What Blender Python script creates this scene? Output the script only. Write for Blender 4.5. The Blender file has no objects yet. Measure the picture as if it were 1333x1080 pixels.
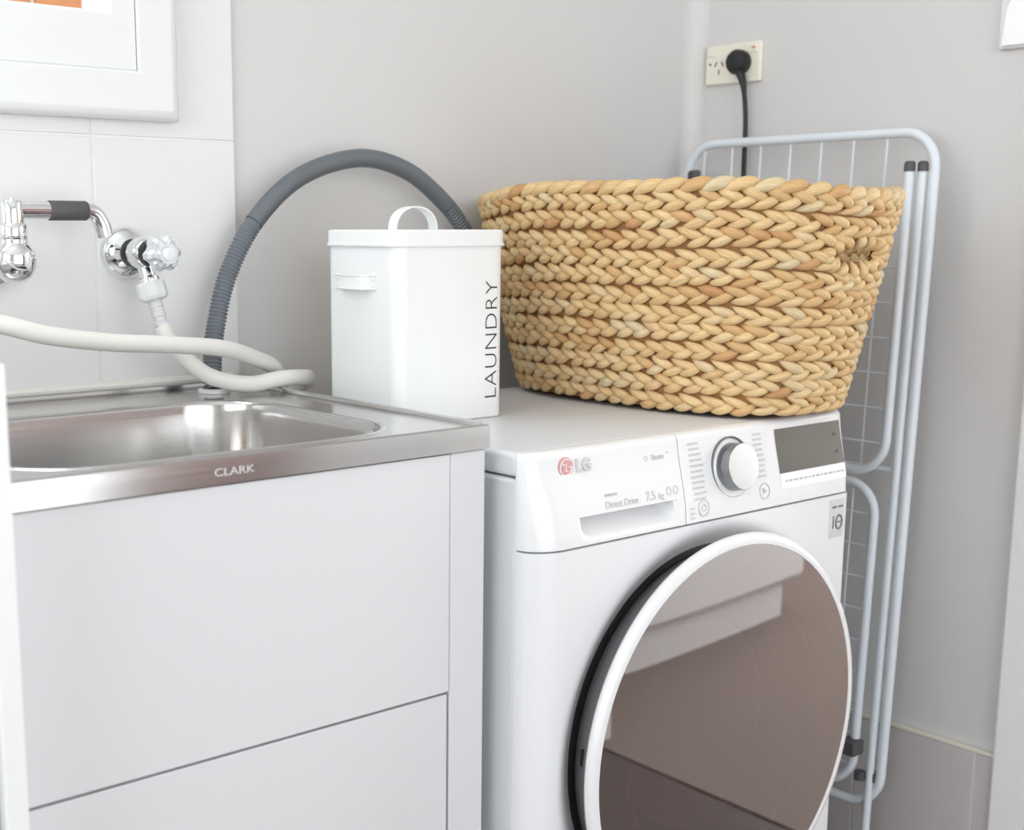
import bpy, bmesh, math, random
from mathutils import Vector, Matrix
random.seed(7)
C = bpy.context.scene.collection
sc = bpy.context.scene

# ------------------------------------------------------------------ camera
HC = 1.0925
cd = bpy.data.cameras.new('camera'); cam = bpy.data.objects.new('camera', cd); C.objects.link(cam)
cam.location = (0, 0, HC)
cam.rotation_euler = (math.radians(90 - 10.35), 0, math.radians(-38.9))
cd.sensor_fit = 'HORIZONTAL'; cd.sensor_width = 36; cd.lens = 1744 / 1333 * 36
cd.shift_x = (666.5 - 538) / 1333; cd.shift_y = (616 - 540) / 1333
cd.clip_start = .02
cd.dof.use_dof = True; cd.dof.focus_distance = 1.62; cd.dof.aperture_fstop = 5.0
sc.camera = cam

# ------------------------------------------------------------------ world, lights, exposure
wd = bpy.data.worlds.new('world'); sc.world = wd; wd.use_nodes = True
bg = wd.node_tree.nodes['Background']; bg.inputs[0].default_value = (.93, .97, 1, 1); bg.inputs[1].default_value = 1.6
sc.view_settings.view_transform = 'Standard'; sc.view_settings.look = 'None'
sc.view_settings.gamma = 1; sc.view_settings.use_curve_mapping = False
sc.view_settings.exposure = 0.13

def area(name, loc, target, sx, sy, power, col=(1, 1, 1)):
    l = bpy.data.lights.new(name, 'AREA'); l.shape = 'RECTANGLE'; l.size = sx; l.size_y = sy
    l.energy = power; l.color = col
    o = bpy.data.objects.new(name, l); C.objects.link(o); o.location = loc
    o.rotation_euler = (Vector(target) - Vector(loc)).to_track_quat('-Z', 'Y').to_euler()
    return o
area('window_daylight', (.12, 1.76, 1.86), (.30, .6, 1.2), 1.25, 1.0, 30, (.93, .97, 1))
area('rear_window_daylight', (.55, -1.56, 1.22), (.55, 1, 1.22), 2.4, 2.2, 19, (.97, .985, 1))
area('added_side_fill', (-1.56, .25, 1.5), (1.0, .55, 1.2), 1.7, 1.6, 22, (.96, .98, 1))  # added fill from the left, brightens the right wall
area('hall_window_daylight', (4.93, .2, 1.45), (1.5, .3, 1.0), 2.2, 1.8, 58, (1, .985, .96))
area('added_hall_fill', (3.5, 1.66, 1.45), (3.2, 0, 1.1), 1.8, 1.6, 34, (1, .985, .96))  # added fill aimed at the hall cabinet front

# ------------------------------------------------------------------ materials
def new_mat(name):
    m = bpy.data.materials.new(name); m.use_nodes = True
    return m, m.node_tree, m.node_tree.nodes['Principled BSDF']
def srgb(r, g, b):
    f = lambda c: (c / 255 / 12.92) if c <= 10 else (((c / 255) + .055) / 1.055) ** 2.4
    return (f(r), f(g), f(b), 1)
def mat(name, col, rough=.5, metal=0., spec=.5, coat=0., noise=0., nscale=40., bump=0., bscale=200., ior=None):
    m, t, p = new_mat(name)
    p.inputs['Base Color'].default_value = col; p.inputs['Roughness'].default_value = rough
    p.inputs['Metallic'].default_value = metal; p.inputs['Specular IOR Level'].default_value = spec
    p.inputs['Coat Weight'].default_value = coat; p.inputs['Coat Roughness'].default_value = .06
    if ior: p.inputs['IOR'].default_value = ior
    N = t.nodes; L = t.links
    tc = N.new('ShaderNodeTexCoord')
    if noise > 0:
        n = N.new('ShaderNodeTexNoise'); n.inputs['Scale'].default_value = nscale; n.inputs['Detail'].default_value = 4
        L.new(tc.outputs['Object'], n.inputs['Vector'])
        r = N.new('ShaderNodeMix'); r.data_type = 'RGBA'
        r.inputs[6].default_value = tuple(c * (1 - noise) for c in col[:3]) + (1,)
        r.inputs[7].default_value = tuple(min(1, c * (1 + noise)) for c in col[:3]) + (1,)
        L.new(n.outputs['Fac'], r.inputs[0]); L.new(r.outputs[2], p.inputs['Base Color'])
    if bump > 0:
        n2 = N.new('ShaderNodeTexNoise'); n2.inputs['Scale'].default_value = bscale; n2.inputs['Detail'].default_value = 3
        L.new(tc.outputs['Object'], n2.inputs['Vector'])
        b = N.new('ShaderNodeBump'); b.inputs['Strength'].default_value = bump; b.inputs['Distance'].default_value = .002
        L.new(n2.outputs['Fac'], b.inputs['Height']); L.new(b.outputs[0], p.inputs['Normal'])
    return m

M = {}
M['paint'] = mat('grey_wall_paint', srgb(218, 216, 215), .45, spec=.35, noise=.015, nscale=3, bump=.06, bscale=160)
M['paint_white'] = mat('white_gloss_paint', srgb(238, 238, 238), .3, noise=.01, nscale=8)
M['plaster'] = mat('hall_plaster', srgb(225, 222, 218), .8, noise=.02, nscale=4)
M['ceiling'] = mat('ceiling_paint', srgb(240, 240, 238), .9, noise=.01)
M['tile'] = mat('white_wall_tile', srgb(234, 233, 233), .26, noise=.015, nscale=6, bump=.05, bscale=30)
M['grout'] = mat('cream_grout', srgb(242, 241, 238), .85, noise=.04, nscale=120, bump=.3)
M['tile_low'] = mat('grey_skirting_tile', srgb(203, 197, 196), .25, noise=.015, nscale=6, bump=.05, bscale=30)
M['strip'] = mat('cream_tile_strip', srgb(228, 225, 210), .4, noise=.03)
M['floor_tile'] = mat('brown_floor_tile', srgb(80, 64, 62), .35, noise=.12, nscale=18, bump=.1)
M['carpet'] = mat('beige_brown_carpet', srgb(140, 126, 121), .95, noise=.12, nscale=260, bump=.8, bscale=500)
M['enamel'] = mat('white_enamel', srgb(234, 234, 236), .28, coat=.35, noise=.006, nscale=5)
M['washer_side'] = mat('white_enamel_steel_side', srgb(226, 229, 233), .38, noise=.008, nscale=5)
M['plastic_white'] = mat('white_gloss_plastic', srgb(234, 234, 235), .22, coat=.3, noise=.006, nscale=8)
M['cabinet'] = mat('white_laminate', srgb(222, 222, 224), .42, noise=.01, nscale=6)
M['tin'] = mat('white_powder_coat', srgb(240, 241, 241), .35, noise=.008, nscale=12, bump=.04, bscale=400)
M['chrome'] = mat('chrome', (.86, .87, .88, 1), .06, metal=1., noise=.02, nscale=30)
M['silver'] = mat('satin_silver', (.62, .63, .64, 1), .36, metal=.85, noise=.02, nscale=60)
M['knob_side'] = mat('dark_satin_chrome', (.30, .31, .32, 1), .28, metal=.9, noise=.02)
M['crystal'] = mat('clear_acrylic', (.80, .83, .85, 1), .05, metal=.55, noise=.05, nscale=90)
M['grip'] = mat('dark_grey_rubber', srgb(84, 82, 84), .55, noise=.03)
M['black'] = mat('black_rubber', srgb(22, 22, 23), .45, noise=.05)
M['darkgap'] = mat('black_plastic', srgb(16, 15, 15), .6, noise=.05)
M['greyplastic'] = mat('grey_plastic', srgb(112, 112, 113), .35, noise=.03)
M['hose_white'] = mat('white_rubber_hose', srgb(236, 234, 228), .45, noise=.015, nscale=20)
M['hose_clear'] = mat('pale_clear_plastic', srgb(226, 228, 228), .2, coat=.5, noise=.02)
M['hose_grey'] = mat('grey_corrugated_plastic', srgb(126, 132, 138), .42, noise=.03, nscale=25)
M['sleeve'] = mat('dark_grey_plastic_sleeve', srgb(104, 109, 114), .4, noise=.03, nscale=20)
M['airer'] = mat('pale_blue_white_coating', srgb(228, 234, 240), .35, noise=.01)
M['cream_plastic'] = mat('cream_plastic', srgb(243, 238, 222), .35, noise=.01)
M['slot'] = mat('dark_slot', srgb(40, 36, 32), .7, noise=.05)
M['redmark'] = mat('red_switch_mark', srgb(214, 140, 128), .5, noise=.05)
M['ink'] = mat('dark_print', srgb(48, 46, 46), .6, noise=.02)
M['greyink'] = mat('grey_print', srgb(203, 201, 203), .6, noise=.02)
M['midink'] = mat('mid_grey_print', srgb(120, 118, 120), .6, noise=.02)
M['logo_red'] = mat('logo_red', srgb(214, 158, 160), .35, noise=.02)
M['logo_white'] = mat('logo_silver_white', srgb(253, 253, 253), .25, noise=.005)
M['brand_silver'] = mat('brand_silver', srgb(206, 204, 206), .3, noise=.01)
M['sticker'] = mat('sticker_silver', srgb(214, 213, 214), .4, noise=.02)
M['timber'] = mat('brown_timber', srgb(122, 76, 62), .4, noise=.15, nscale=14)
M['brickwork'] = mat('orange_brick', srgb(206, 140, 96), .9, noise=.15, nscale=30, bump=.5)
M['handle'] = mat('clean_aluminium', (.7, .7, .7, 1), .3, metal=1, noise=.02)

def steel():
    m, t, p = new_mat('brushed_stainless_steel'); N = t.nodes; L = t.links
    p.inputs['Metallic'].default_value = 1; p.inputs['Base Color'].default_value = (.62, .61, .60, 1)
    tc = N.new('ShaderNodeTexCoord'); mp = N.new('ShaderNodeMapping'); mp.inputs['Scale'].default_value = (5, 30, 300)
    n = N.new('ShaderNodeTexNoise'); n.inputs['Scale'].default_value = 1.5; n.inputs['Detail'].default_value = 5
    L.new(tc.outputs['Object'], mp.inputs[0]); L.new(mp.outputs[0], n.inputs['Vector'])
    r = N.new('ShaderNodeMapRange'); r.inputs[3].default_value = .13; r.inputs[4].default_value = .20
    L.new(n.outputs['Fac'], r.inputs[0]); L.new(r.outputs[0], p.inputs['Roughness'])
    b = N.new('ShaderNodeBump'); b.inputs['Strength'].default_value = .012; b.inputs['Distance'].default_value = .001
    L.new(n.outputs['Fac'], b.inputs['Height']); L.new(b.outputs[0], p.inputs['Normal'])
    return m
M['steel'] = steel()

def glass_tint(name, tcol, gcol, fmin, fmax, rough=.02):
    m = bpy.data.materials.new(name); m.use_nodes = True; t = m.node_tree; N = t.nodes; L = t.links; N.clear()
    o = N.new('ShaderNodeOutputMaterial'); mx = N.new('ShaderNodeMixShader'); tr = N.new('ShaderNodeBsdfTransparent'); g = N.new('ShaderNodeBsdfGlossy')
    tr.inputs[0].default_value = tcol; g.inputs[0].default_value = gcol; g.inputs['Roughness'].default_value = rough
    fr = N.new('ShaderNodeFresnel'); fr.inputs[0].default_value = 1.5
    r = N.new('ShaderNodeMapRange'); r.inputs[1].default_value = .04; r.inputs[2].default_value = .6; r.inputs[3].default_value = fmin; r.inputs[4].default_value = fmax
    L.new(fr.outputs[0], r.inputs[0]); L.new(r.outputs[0], mx.inputs[0]); L.new(tr.outputs[0], mx.inputs[1]); L.new(g.outputs[0], mx.inputs[2]); L.new(mx.outputs[0], o.inputs[0])
    return m
M['pane'] = glass_tint('window_glass', (.97, .98, .98, 1), (1, 1, 1, 1), .04, .8)
M['doorglass'] = glass_tint('tinted_door_glass', (.11, .085, .085, 1), (1, .96, .95, 1), .44, .95)

M['display'] = glass_tint('black_glass_display', (.02, .02, .022, 1), (1, 1, 1, 1), .24, .9, .04)

def straw():
    m, t, p = new_mat('woven_water_hyacinth'); N = t.nodes; L = t.links
    a = N.new('ShaderNodeAttribute'); a.attribute_name = 'rnd'; a.attribute_type = 'GEOMETRY'
    cr = N.new('ShaderNodeValToRGB'); e = cr.color_ramp
    cols = [(0, (196, 148, 100)), (.12, (210, 168, 116)), (.35, (222, 188, 138)), (.6, (230, 200, 150)), (.8, (226, 200, 156)), (.92, (216, 200, 164)), (1, (226, 190, 146))]
    e.elements[0].position = 0; e.elements[0].color = srgb(*cols[0][1]); e.elements[1].position = 1; e.elements[1].color = srgb(*cols[-1][1])
    for q, c in cols[1:-1]:
        el = e.elements.new(q); el.color = srgb(*c)
    L.new(a.outputs['Fac'], cr.inputs[0])
    uv = N.new('ShaderNodeUVMap'); uv.uv_map = 'UVMap'
    mp = N.new('ShaderNodeMapping'); mp.inputs['Scale'].default_value = (2.5, 26, 1)
    n = N.new('ShaderNodeTexNoise'); n.inputs['Scale'].default_value = 1; n.inputs['Detail'].default_value = 4
    L.new(uv.outputs[0], mp.inputs[0]); L.new(mp.outputs[0], n.inputs['Vector'])
    mx = N.new('ShaderNodeMix'); mx.data_type = 'RGBA'; mx.blend_type = 'MULTIPLY'; mx.inputs[0].default_value = .55
    r2 = N.new('ShaderNodeValToRGB'); r2.color_ramp.elements[0].position = .3; r2.color_ramp.elements[0].color = (.62, .52, .42, 1); r2.color_ramp.elements[1].position = .6
    L.new(n.outputs['Fac'], r2.inputs[0]); L.new(cr.outputs[0], mx.inputs[6]); L.new(r2.outputs[0], mx.inputs[7]); L.new(mx.outputs[2], p.inputs['Base Color'])
    b = N.new('ShaderNodeBump'); b.inputs['Strength'].default_value = .35; b.inputs['Distance'].default_value = .001
    L.new(n.outputs['Fac'], b.inputs['Height']); L.new(b.outputs[0], p.inputs['Normal'])
    p.inputs['Roughness'].default_value = .55; p.inputs['Specular IOR Level'].default_value = .35
    return m
M['straw'] = straw()
M['lining'] = mat('dark_straw_core', srgb(160, 116, 74), .9, noise=.25, nscale=90, bump=.6)

# ------------------------------------------------------------------ mesh helpers
def origin_of(parent):
    o = Vector((0, 0, 0)); p = parent
    while p is not None:
        o += p.location; p = p.parent
    return o
def mk(name, V, F, m, parent=None, smooth=True, label=None, cat=None, group=None, kind=None, base=None, hard=False):
    V = [Vector(v) for v in V]
    if parent is not None: off = origin_of(parent); loc = Vector((0, 0, 0))
    else:
        if base is None:
            base = Vector(((min(v.x for v in V) + max(v.x for v in V)) / 2, (min(v.y for v in V) + max(v.y for v in V)) / 2, min(v.z for v in V)))
        off = Vector(base); loc = off
    me = bpy.data.meshes.new(name); me.from_pydata([tuple(v - off) for v in V], [], F); me.update()
    bm = bmesh.new(); bm.from_mesh(me); bmesh.ops.remove_doubles(bm, verts=bm.verts, dist=1e-6); bmesh.ops.recalc_face_normals(bm, faces=bm.faces); bm.to_mesh(me); bm.free()
    if smooth:
        for f in me.polygons: f.use_smooth = True
        try: me.set_sharp_from_angle(angle=math.radians(38))
        except Exception: pass
        for f in me.polygons:      # bevelled boxes keep truly flat faces
            n_ = f.normal
            if hard and max(abs(n_.x), abs(n_.y), abs(n_.z)) > .99995: f.use_smooth = False
    me.materials.append(M[m])
    o = bpy.data.objects.new(name, me); C.objects.link(o); o.location = loc
    if parent is not None: o.parent = parent
    return tag(o, label, cat, group, kind)
def tag(o, label=None, cat=None, group=None, kind=None):
    if label: o['label'] = label
    if cat: o['category'] = cat
    if group: o['group'] = group
    if kind: o['kind'] = kind
    return o
def thing(name, loc, label, cat, group=None):
    o = bpy.data.objects.new(name, None); C.objects.link(o); o.location = loc; o.empty_display_size = .05
    return tag(o, label, cat, group)
class G:
    """collects geometry for one mesh"""
    def __init__(s): s.V = []; s.F = []; s.hard = False
    def add(s, V, F):
        n = len(s.V); s.V += [Vector(v) for v in V]; s.F += [tuple(i + n for i in f) for f in F]; return s
    def box(s, x0, x1, y0, y1, z0, z1, bev=0., seg=2):
        bm = bmesh.new(); bmesh.ops.create_cube(bm, size=1)
        for v in bm.verts: v.co = Vector(((x0 + x1) / 2 + v.co.x * (x1 - x0), (y0 + y1) / 2 + v.co.y * (y1 - y0), (z0 + z1) / 2 + v.co.z * (z1 - z0)))
        if bev > 0: bmesh.ops.bevel(bm, geom=list(bm.edges), offset=bev, segments=seg, profile=.5, affect='EDGES')
        return s._bm(bm)
    def _bm(s, bm):
        s.hard = True; bm.verts.index_update(); V = [v.co.copy() for v in bm.verts]; F = [tuple(v.index for v in f.verts) for f in bm.faces]; bm.free(); return s.add(V, F)
    def prism(s, pts, d, bev=0.):
        """closed outline (3D points) extruded by vector d"""
        bm = bmesh.new(); vs = [bm.verts.new(p) for p in pts]; f = bm.faces.new(vs)
        r = bmesh.ops.extrude_face_region(bm, geom=[f]); ev = [e for e in r['geom'] if isinstance(e, bmesh.types.BMVert)]
        for v in ev: v.co += Vector(d)
        if bev > 0: bmesh.ops.bevel(bm, geom=list(bm.edges), offset=bev, segments=2, profile=.5, affect='EDGES')
        return s._bm(bm)
    def tube(s, pts, r, seg=12, closed=False, caps=True):
        pts = [Vector(p) for p in pts]; n = len(pts); rr = r if hasattr(r, '__len__') else [r] * n
        V = []; F = []; up = None
        for i, p in enumerate(pts):
            if closed: t = (pts[(i + 1) % n] - pts[i - 1]).normalized()
            else: t = (pts[min(i + 1, n - 1)] - pts[max(i - 1, 0)]).normalized()
            if up is None:
                up = Vector((0, 0, 1)) if abs(t.z) < .9 else Vector((0, 1, 0))
            a = (up - t * up.dot(t))
            a = a.normalized() if a.length > 1e-6 else t.orthogonal().normalized()
            up = a; b = t.cross(a)
            for k in range(seg):
                q = 2 * math.pi * k / seg; V.append(p + (a * math.cos(q) + b * math.sin(q)) * rr[i])
        m = n if closed else n - 1
        for i in range(m):
            j = (i + 1) % n
            for k in range(seg):
                l = (k + 1) % seg; F.append((i * seg + k, i * seg + l, j * seg + l, j * seg + k))
        if not closed and caps: F.append(tuple(range(seg))[::-1]); F.append(tuple((n - 1) * seg + k for k in range(seg)))
        return s.add(V, F)
    def lathe(s, prof, o, ax, seg=48, cap0=False, cap1=False):
        """prof: (radius, distance along axis)"""
        o = Vector(o); ax = Vector(ax).normalized(); a = ax.orthogonal().normalized(); b = ax.cross(a); V = []; F = []
        for r, h in prof:
            for k in range(seg):
                q = 2 * math.pi * k / seg; V.append(o + ax * h + (a * math.cos(q) + b * math.sin(q)) * r)
        for i in range(len(prof) - 1):
            for k in range(seg):
                l = (k + 1) % seg; F.append((i * seg + k, i * seg + l, (i + 1) * seg + l, (i + 1) * seg + k))
        if cap0: F.append(tuple(range(seg))[::-1])
        if cap1: F.append(tuple((len(prof) - 1) * seg + k for k in range(seg)))
        return s.add(V, F)
    def grid(s, fn, nu, nv, back=None):
        """fn(u,v)->point ; back=vector adds a skirt"""
        V = [fn(i / nu, j / nv) for j in range(nv + 1) for i in range(nu + 1)]; W = nu + 1
        F = [(j * W + i, j * W + i + 1, (j + 1) * W + i + 1, (j + 1) * W + i) for j in range(nv) for i in range(nu)]
        if back is not None:
            ring = [i for i in range(W)] + [j * W + nu for j in range(1, nv + 1)] + [nv * W + i for i in range(nu - 1, -1, -1)] + [j * W for j in range(nv - 1, 0, -1)]
            n0 = len(V); V += [back(Vector(V[i])) for i in ring]
            k = len(ring)
            for i in range(k): F.append((ring[i], ring[(i + 1) % k], n0 + (i + 1) % k, n0 + i))
        return s.add(V, F)
    def mk(s, name, m, parent=None, **kw): return mk(name, s.V, s.F, m, parent, hard=s.hard, **kw)

def catmull(P, sub=8):
    P = [Vector(p) for p in P]; Q = [P[0] * 2 - P[1]] + P + [P[-1] * 2 - P[-2]]; out = []
    for i in range(1, len(Q) - 2):
        p0, p1, p2, p3 = Q[i - 1:i + 3]
        for k in range(sub):
            t = k / sub
            out.append(.5 * ((2 * p1) + (p2 - p0) * t + (2 * p0 - 5 * p1 + 4 * p2 - p3) * t * t + (3 * p1 - p0 - 3 * p2 + p3) * t ** 3))
    out.append(P[-1]); return out
def resample(P, step):
    d = [0]
    for a, b in zip(P, P[1:]): d.append(d[-1] + (b - a).length)
    n = max(2, int(d[-1] / step)); out = []; j = 0
    for i in range(n + 1):
        s_ = d[-1] * i / n
        while j < len(P) - 2 and d[j + 1] < s_: j += 1
        f = (s_ - d[j]) / max(1e-9, d[j + 1] - d[j]); out.append(P[j].lerp(P[j + 1], min(1, f)))
    return out
def text_geo(txt, size, extrude=.0002, spacing=1., bold=0.):
    cu = bpy.data.curves.new('txt', 'FONT'); cu.body = txt; cu.size = size; cu.extrude = extrude; cu.align_x = 'CENTER'; cu.align_y = 'CENTER'; cu.space_character = spacing; cu.resolution_u = 4
    cu.offset = bold
    ob = bpy.data.objects.new('txt', cu); C.objects.link(ob)
    dg = bpy.context.evaluated_depsgraph_get(); me = bpy.data.meshes.new_from_object(ob.evaluated_get(dg))
    V = [v.co.copy() for v in me.vertices]; F = [tuple(p.vertices) for p in me.polygons]
    bpy.data.objects.remove(ob); bpy.data.curves.remove(cu); bpy.data.meshes.remove(me)
    return V, F
def text_on(g, txt, size, fn, sx=1., spacing=1., bold=0., ext=.0002):
    """fn maps (u right, v up, w out) to world"""
    V, F = text_geo(txt, size, ext, spacing, bold)
    g.add([fn(v.x * sx, v.y, v.z) for v in V], F); return g
def sstep(a, b, x):
    t = max(0., min(1., (x - a) / (b - a))); return t * t * (3 - 2 * t)

XR, YW = 1.93, 1.60
# ================================================================== SETTING
S = 'structure'
def wallbox(name, x0, x1, y0, y1, z0, z1, m, parent=None, kind=S, bev=0., label=None):
    return G().box(x0, x1, y0, y1, z0, z1, bev).mk(name, m, parent, smooth=False, kind=kind if parent is None else None, label=label)
wallbox('floor', -1.6, 1.985, -1.6, 1.70, -.06, 0, 'floor_tile', label='dark brown tiled laundry floor')
wallbox('floor_hall', 1.985, 5.0, -1.6, 1.70, -.06, .004, 'carpet', label='beige brown carpet beyond the doorway')
wallbox('ceiling', -1.6, 5.0, -1.6, 1.70, 2.5, 2.56, 'ceiling', label='white ceiling')
# back wall with window opening
OX0, OX1, OZ0, OZ1 = -.55, .822, 1.335, 2.34
g = G(); g.box(-1.6, OX0, YW, 1.70, 0, 2.5); g.box(OX1, 2.03, YW, 1.70, 0, 2.5); g.box(OX0, OX1, YW, 1.70, 0, OZ0); g.box(OX0, OX1, YW, 1.70, OZ1, 2.5)
wall_back = g.mk('wall_back', 'paint', smooth=False, kind=S, label='pale grey painted back wall with tiles behind the tub')
# grout bed + tiles on the back wall
g = G(); g.box(OX1, .974, YW - .0065, YW + .001, .50, 2.40); g.box(-.30, OX1, YW - .0065, YW + .001, .50, OZ0); g.mk('grout_bed', 'grout', wall_back, smooth=False)
zr = [.505, .857, 1.207, 1.557, 1.907, 2.257]; xc = [.976 - .2085 * k for k in range(6)]
GJ = .0013
for i in range(5):
    for j in range(5):
        x1, x0, z0, z1 = xc[i] - GJ, xc[i + 1] + GJ, zr[j] + GJ, zr[j + 1] - GJ
        if x1 <= OX1 + .001 or x0 >= OX1:
            if z0 > OZ0 and x1 <= OX1: continue
            if x1 <= OX1: z1 = min(z1, OZ0)
            if z1 - z0 < .02: continue
            pts = [(x0, z0), (x1, z0), (x1, z1), (x0, z1)]
        elif z1 <= OZ0: pts = [(x0, z0), (x1, z0), (x1, z1), (x0, z1)]
        elif z0 >= OZ0: pts = [(OX1, z0), (x1, z0), (x1, z1), (OX1, z1)]
        else: pts = [(x0, z0), (x1, z0), (x1, z1), (OX1, z1), (OX1, OZ0), (x0, OZ0)]
        G().prism([(x, YW - .001, z) for x, z in pts], (0, -.0075, 0), .0012).mk('wall_tile', 'tile', wall_back)
# silicone bead above the tub
G().tube([(.41, YW - .009, .8925), (.965, YW - .009, .8925)], .006, 8).mk('silicone_bead', 'hose_white', wall_back)
# right wall (doorway towards the camera side)
D0, D1, DZ = -.02, .885, 2.05
g = G(); g.box(XR, 2.03, D1, YW, 0, 2.5); g.box(XR, 2.03, D0, D1, DZ, 2.5); g.box(XR, 2.03, -1.6, D0, 0, 2.5)
wall_right = g.mk('wall_right', 'paint', smooth=False, kind=S, label='pale grey painted side wall with a low tiled skirting')
G().box(XR - .0065, XR + .001, .956, YW - .008, 0, .292).mk('grout_bed', 'grout', wall_right, smooth=False)
yb = [.956, .987, 1.1955, 1.404, 1.592]
for a, b in zip(yb, yb[1:]):
    G().box(XR - .009, XR - .001, a + GJ, b - GJ, .002, .2895, .0012).mk('skirting_tile', 'tile_low', wall_right)
G().box(XR - .0105, XR - .001, .956, YW - .008, .2905, .2965, .001).mk('tile_edge_strip', 'strip', wall_right)
# corner cover mould
pts = [(XR, YW, 0)] + [(XR - .030 * math.cos(a), YW - .030 * math.sin(a), 0) for a in [math.pi / 2 * k / 6 for k in range(7)]]
G().prism([(x, y, .298) for x, y, _ in pts], (0, 0, 2.2)).mk('trim_1', 'paint', kind=S, label='quarter round cover strip in the wall corner')
# door casing on the right wall
g = G(); g.box(XR - .018, XR, D1 - .006, .9555, 0, DZ + .07, .004); g.box(XR - .018, XR, D0 - .07, D0 + .006, 0, DZ + .07, .004); g.box(XR - .018, XR, D0 + .007, D1 - .007, DZ, DZ + .07, .004)
g.box(XR - .002, 2.04, D1 - .02, D1 - .001, 0, DZ, .002); g.box(XR - .002, 2.04, D0 + .001, D0 + .02, 0, DZ, .002)
g.mk('trim_2', 'paint_white', kind=S, label='white painted door casing at the end of the side wall')
# rest of the shell
g = G(); g.box(-1.66, -1.6, -1.6, -.65, 0, 2.5); g.box(-1.66, -1.6, 1.15, 1.70, 0, 2.5); g.box(-1.66, -1.6, -.65, 1.15, 0, .65); g.box(-1.66, -1.6, -.65, 1.15, 2.35, 2.5)
g.mk('wall_left', 'plaster', smooth=False, kind=S, label='plaster wall with an added side window')
RX0, RX1, RZ0, RZ1 = -.75, 1.85, .06, 2.4
g = G(); g.box(-1.6, RX0, -1.66, -1.6, 0, 2.5); g.box(RX1, 5.0, -1.66, -1.6, 0, 2.5); g.box(RX0, RX1, -1.66, -1.6, 0, RZ0); g.box(RX0, RX1, -1.66, -1.6, RZ1, 2.5)
g.mk('wall_rear', 'plaster', smooth=False, kind=S, label='plaster wall with a wide glazed door')
g = G(); g.box(5.0, 5.06, -1.6, -1.0, 0, 2.5); g.box(5.0, 5.06, 1.4, 1.70, 0, 2.5); g.box(5.0, 5.06, -1.0, 1.4, 0, .5); g.box(5.0, 5.06, -1.0, 1.4, 2.4, 2.5)
g.mk('wall_hall_end', 'plaster', smooth=False, kind=S, label='hall end wall with a large window')
g = G(); g.box(2.03, 2.55, 1.70, 1.76, 0, 2.5); g.box(4.45, 5.0, 1.70, 1.76, 0, 2.5); g.box(2.55, 4.45, 1.70, 1.76, 0, .6); g.box(2.55, 4.45, 1.70, 1.76, 2.3, 2.5)
g.mk('wall_hall_back', 'plaster', smooth=False, kind=S, label='hall side wall with an added window')

# windows
def window(name, ax, x0, x1, z0, z1, y, label):
    """simple far windows in the rear and hall walls"""
    w = tag(bpy.data.objects.new(name, None), label, None, None, S); C.objects.link(w); w.location = ((x0 + x1) / 2, y, z0) if ax == 'x' else (y, (x0 + x1) / 2, z0)
    def bx(g, a0, a1, d0, d1, h0, h1):
        return g.box(a0, a1, y + d0, y + d1, h0, h1, .003) if ax == 'x' else g.box(y + d0, y + d1, a0, a1, h0, h1, .003)
    g = G(); t = .05
    bx(g, x0, x0 + t, -.03, .03, z0, z1); bx(g, x1 - t, x1, -.03, .03, z0, z1); bx(g, x0 + t, x1 - t, -.03, .03, z0, z0 + t); bx(g, x0 + t, x1 - t, -.03, .03, z1 - t, z1); bx(g, (x0 + x1) / 2 - .02, (x0 + x1) / 2 + .02, -.03, .03, z0 + t, z1 - t)
    g.mk('window_frame', 'paint_white', w, smooth=False)
    for a0, a1 in ((x0 + t, (x0 + x1) / 2 - .02), ((x0 + x1) / 2 + .02, x1 - t)):
        g = G(); bx(g, a0, a1, -.003, .003, z0 + t, z1 - t); g.mk('pane', 'pane', w, smooth=False)
window('window_2', 'x', RX0, RX1, RZ0, RZ1, -1.63, 'wide white glazed door set in the rear wall')
window('window_3', 'y', -1.0, 1.4, .5, 2.4, 5.03, 'large white window at the hall end')
window('added_window_4', 'y', -.65, 1.15, .65, 2.35, -1.63, 'unseen white window added in the far side wall for fill light')  # unseen window, added to go with the left fill light
window('added_window_5', 'x', 2.55, 4.45, .6, 2.3, 1.73, 'unseen white window added in the hall side wall for fill light')  # made-up opening for the light on the hall cabinet front
# window over the tub
w1 = tag(bpy.data.objects.new('window_1', None), 'white framed window above the laundry tub', None, None, S); C.objects.link(w1); w1.location = (.15, YW, 1.229)
def frame_loops(L, name, m):
    """L: (inset rectangle x0,x1,z0,z1, y) swept round the opening; one continuous moulding"""
    V = []; F = []
    for x0, x1, z0, z1, y in L: V += [Vector((x0, y, z0)), Vector((x1, y, z0)), Vector((x1, y, z1)), Vector((x0, y, z1))]
    for i in range(len(L) - 1):
        for k in range(4): F.append((i * 4 + k, i * 4 + (k + 1) % 4, (i + 1) * 4 + (k + 1) % 4, (i + 1) * 4 + k))
    return mk(name, V, F, m, w1, hard=True)
def rc(d, y): return (OX0 - .09 + d, .882 - d, 1.2275 + d * 1.0, OZ1 + .07 - d, y)
frame_loops([rc(0, YW - .009), rc(0, YW - .024), rc(.0015, YW - .029), rc(.005, YW - .032), rc(.012, YW - .034), rc(.056, YW - .034), rc(.058, YW - .033), rc(.0585, YW + .03)], 'architrave', 'paint_white')
def rs(t, y): return (OX0 - .0305 + .05 * t, .8233 - .0328 * t, 1.2862 + .0685 * t, OZ1 + .0105 - .06 * t, y)
frame_loops([rs(0, YW + .03), rs(0, YW - .028), rs(.03, YW - .0295), rs(.95, YW - .0295), rs(1, YW - .028), rs(1, YW - .010), rs(1, YW + .03)], 'sash', 'paint_white')
G().box(OX0 + .021, .792, YW - .020, YW - .016, 1.352, OZ1 - .051).mk('pane', 'pane', w1, smooth=False)
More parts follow.
